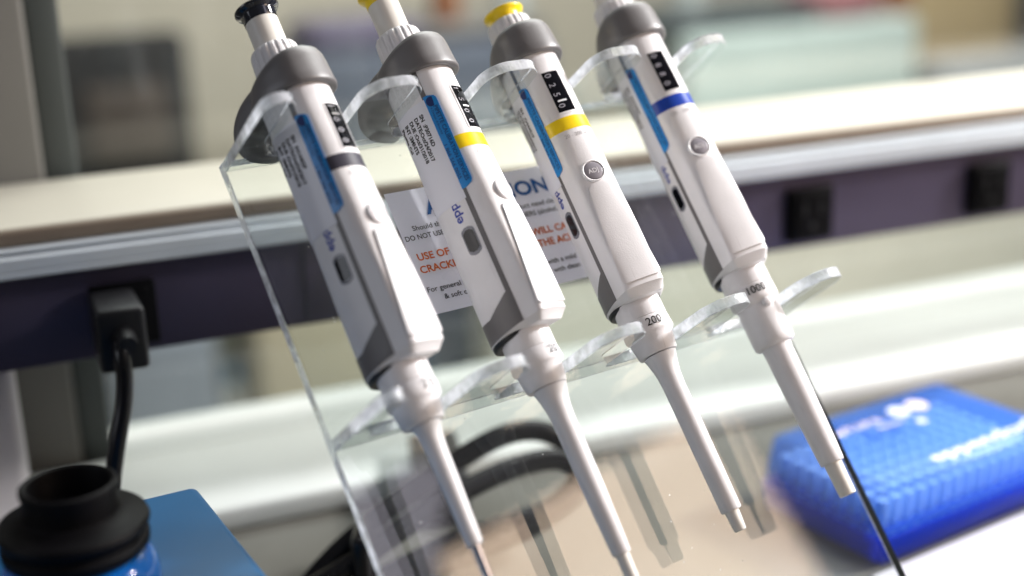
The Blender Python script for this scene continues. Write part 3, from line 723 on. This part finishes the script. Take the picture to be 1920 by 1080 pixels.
    lathe('band_logo', [(.001, .25), (2.3, .2), (2.3, -.3)][::-1], INKN, lb, 24, k=mm).matrix_local = Matrix.Translation(Vector(SP(R(52.5), 129.2, .42))) @ Matrix.Rotation(R(-52.5), 4, 'Z') @ Matrix.Rotation(R(90), 4, 'X')
    return p
LINES = ['SN  :P30716D', 'DATE:Oct/24/2017', 'DUE :Oct/31/2018', 'INT :3MNTS', 'Pipette Cal']
make_pipette(29.6, 25, 18, 'leftmost pipette with a black push button and a charcoal ring', BLACKM, BLACKG, 193.0, '1000', 4.9, '0.1 - 2.5 uL', '2.5', 'small', ADJL, 'N14402F', ['SN  :N14402F', 'DATE:Oct/24/2017', 'DUE :Oct/31/2018', 'INT :3MNTS', 'Pipette Cal'])
make_pipette(92.0, 25, 21, 'second pipette from the left, yellow ring, tall yellow button and sharp blue and white label', YEL, YEL, 195.5, '1500', 10.2, '2 - 20 uL', '20', 'slim', ADJL, 'P30716D', LINES)
make_pipette(154.5, 25, -17, 'third pipette with a yellow ring, pressed-down yellow button and 200 on its nose', YEL, YEL, 177.5, '0250', 15.5, '20 - 200 uL', '200', 'mid', ADJG, 'O44451F', ['SN  :O44451F']+LINES[1:])
make_pipette(216.6, 30, -19, 'rightmost pipette with a dark blue ring and 1000 on its nose', BLUE, BLUE, 197.0, '0880', 99, '100 - 1000 uL', '1000', 'big', ADJG, 'P41230C', ['SN  :P41230C']+LINES[1:])

# ================================================================== TIP BOX
fx = Vector((.190, .6725, 0)); a_ = R(32.5); TB0 = Matrix(((math.cos(a_), -math.sin(a_), 0, fx.x), (math.sin(a_), math.cos(a_), 0, fx.y), (0, 0, 1, 0), (0, 0, 0, 1)))
TB = TB0 @ Matrix.Diagonal((1, 1.09, 1.12, 1))
tb = empty('tip_box', TB, label='translucent blue pipette tip box with white print on its lid, right of the rack', cat='tip box')
def shell(name, x0, x1, y0, y1, z0, z1, taper, m, thick=.0014, r=.0055, closed_top=True):
    def loop(ins, z, k):
        out = []
        for cx_, cy_, a0 in ((x1-r, y1-r, 0), (x0+r, y1-r, 90), (x0+r, y0+r, 180), (x1-r, y0+r, 270)):
            for i in range(7):
                a = R(a0+90*i/6); out.append((cx_+(r-ins)*math.cos(a)-(cx_-(x0+x1)/2)*k, cy_+(r-ins)*math.sin(a)-(cy_-(y0+y1)/2)*k, z))
        return out
    if closed_top: L = [loop(0, z0, 0), loop(0, z1-.003, taper), loop(.001, z1-.0008, taper), loop(.003, z1, taper), loop(.003+thick, z1-thick, taper), loop(thick, z1-.004, taper), loop(thick, z0, 0)]
    else: L = [loop(0, z1, 0), loop(0, z0+.002, taper), loop(.002, z0, taper), loop(.003, z0+thick, taper), loop(thick, z0+.003, taper), loop(thick, z1, 0)]
    V = [v for l in L for v in l]; n = 28; Fc = []; cap = 3 if closed_top else 2
    for j in range(len(L)-1):
        if j == cap: continue
        for i in range(n): Fc.append((j*n+i, j*n+(i+1) % n, (j+1)*n+(i+1) % n, (j+1)*n+i))
    for j in (cap, cap+1): Fc.append(tuple(j*n+i for i in range(n)))
    j = len(L)-1
    for i in range(n): Fc.append((j*n+i, j*n+(i+1) % n, (i+1) % n, i))
    return mk(name, V, Fc, m, tb, 40)
shell('box_base', 0, .150, 0, .087, .0005, .0155, .03, TBLUE2, closed_top=False)
shell('lid', .0006, .1494, .0006, .0864, .0160, .0415, .06, TBLUE)
rk = rbox('tip_tray', (.075, .0435, .0150), (.140, .078, .002), TBLUE2, tb, .0005)
for i in range(14):
    for j in range(8):
        V, Fc = lathe_vf([(.0012, .0035), (.0019, .012), (.0032, .020), (.0034, .0300), (.0028, .0302)], 12, None, .012+i*.0097, .0105+j*.0095)
        if i == j == 0: TV, TF = [], []
        b = len(TV); TV += V; TF += [tuple(x+b for x in f) for f in Fc]
tag(mk('pipette_tips', TV, TF, TIPP, tb, 50), kind='stuff')
lf = lambda z: (lambda u, v: (u*mm, v*mm, z))
text_on('lid_print', [('eppendorf', 13, .02, (50, 7), 86)], lf(.0418), LIDW, tb)
text_on('lid_note_print', [('epT.I.P.S.', 7, .03, (30, 60), 42), ('Reloads', 4, .02, (60, 53), 20)], lf(.0418), LIDP, tb)
for x, y, r, m_ in ((88, 64, 6.6, LIDW), (104, 64.5, 6.6, LIDP), (88, 48, 3.2, LIDW)):
    o = lathe('round_mark', [(r, 0), (r, .12), (.001, .13)], m_, tb, 32, k=mm); o.matrix_local = Matrix.Translation((x*mm, y*mm, .0416))

# ================================================================== VORTEX MIXER
c0 = Vector((-.1478, .5944)); aa = R(28)
MX = Matrix(((math.cos(aa), -math.sin(aa), 0, c0.x), (math.sin(aa), math.cos(aa), 0, c0.y), (0, 0, 1, 0), (0, 0, 0, 1)))
mx = empty('vortex_mixer', MX, label='bright blue vortex mixer with a black rubber cup, front left corner', cat='vortex mixer')
bm = bmesh.new(); bmesh.ops.create_cube(bm, size=1)
for v in bm.verts:
    k = 1.0 if v.co.z > 0 else 1.06
    v.co = Vector((-.068+v.co.x*.136*k, -.085+v.co.y*.170*k, .053+v.co.z*.094))
bmesh.ops.bevel(bm, geom=bm.edges[:], offset=.004, segments=4, affect='EDGES', profile=.5)
bm_obj('housing', bm, MIXB, mx)
hc = MX.inverted() @ Vector((-.1743, .5021, .131))
for x in (-.118, -.018):
    for y in (-.15, -.02): lathe('rubber_foot', [(.008, .0005), (.008, .0065)], RUB, mx, 20).matrix_local = Matrix.Translation((x, y, 0))
def hl(name, prof, m): return lathe(name, [(r*mm, z*mm) for r, z in prof], m, mx, 72, cx=hc.x, cy=hc.y)
hl('blue_neck', [(31, 98), (31, 104), (29.5, 110), (26.5, 114), (22, 116), (10, 117)], MIXG)
cup = hl('rubber_cup', [(16, 113), (25, 114.5), (28.3, 117.5), (28.6, 120.5), (27.6, 121.6), (26.4, 122.4), (26.6, 124.0), (28.8, 125.6), (29.4, 127.4), (28.6, 129.2), (25, 130.2), (20.6, 131), (18.6, 133), (18.2, 139), (18.9, 142.5), (18.7, 144.2), (17.5, 144.9), (16.2, 144.2), (15.4, 141), (14.6, 132), (12, 126), (6, 122.5), (.001, 122)], RUB)

# ================================================================== CABLE COIL + ADAPTER behind the plate
cc = empty('cable_coil', Matrix.Translation((-.03, .78, 0)), label='coiled thick black cable lying behind the acrylic plate', cat='cable')
cw = Vector((-.03, .78, 0))
run = [(-0.1161, 0.6519, 0.0082), (-0.0943, 0.6687, 0.0261), (-0.0664, 0.6845, 0.0435), (-0.0352, 0.7043, 0.0571), (-0.0088, 0.7175, 0.066), (0.0118, 0.7228, 0.0662), (0.0294, 0.7249, 0.056), (0.0354, 0.7209, 0.043),
       (0.0296, 0.7121, 0.0312), (0.0069, 0.6985, 0.021), (-0.0222, 0.6815, 0.0166), (-0.0529, 0.6646, 0.0126), (-0.083, 0.6515, 0.0090), (-.112, .640, .0080), (-.128, .636, .0090), (-.122, .640, .0120),
       (-0.1042, 0.6481, 0.0170), (-0.077, 0.664, 0.0279), (-0.0493, 0.6785, 0.041), (-0.021, 0.6964, 0.0485), (0.0023, 0.7082, 0.0526), (0.0229, 0.7134, 0.0526), (0.0327, 0.7105, 0.043),
       (0.0187, 0.6964, 0.0331), (-0.0075, 0.6846, 0.0289), (-0.0358, 0.6734, 0.0254), (-0.0665, 0.6598, 0.0162), (-.100, .646, .0080), (-.150, .640, .0075), (-.200, .665, .0075)]
tube('cable_run', [Vector(p)-cw for p in run], .0060, CORD, cc, 18, 8)
tie = rbox('cable_tie', (-.052, -.118, .0215), (.010, .030, .040), CORD, cc, .004)
ad = rbox('power_adapter', (0, 0, .0152), (.030, .075, .029), mat('adapter_plastic', (.014, .013, .017), .35), None, .003)
ad.matrix_world = Matrix.Translation((-.048, .779, 0)) @ Matrix.Rotation(R(8), 4, 'Z')
tag(ad, 'black box shaped power adapter behind the leftmost pipette tip', 'power adapter')
# papers on the bench
pp = rbox('paper_pad', (.1575, -.204, .003), (.345, .392, .005), mat('pad_paper', (.60, .58, .62), .6, noise=.05), None, .0006)
pp.matrix_world = TB0
tag(pp, 'white paper pad on the bench in front of the blue tip box', 'paper pad')
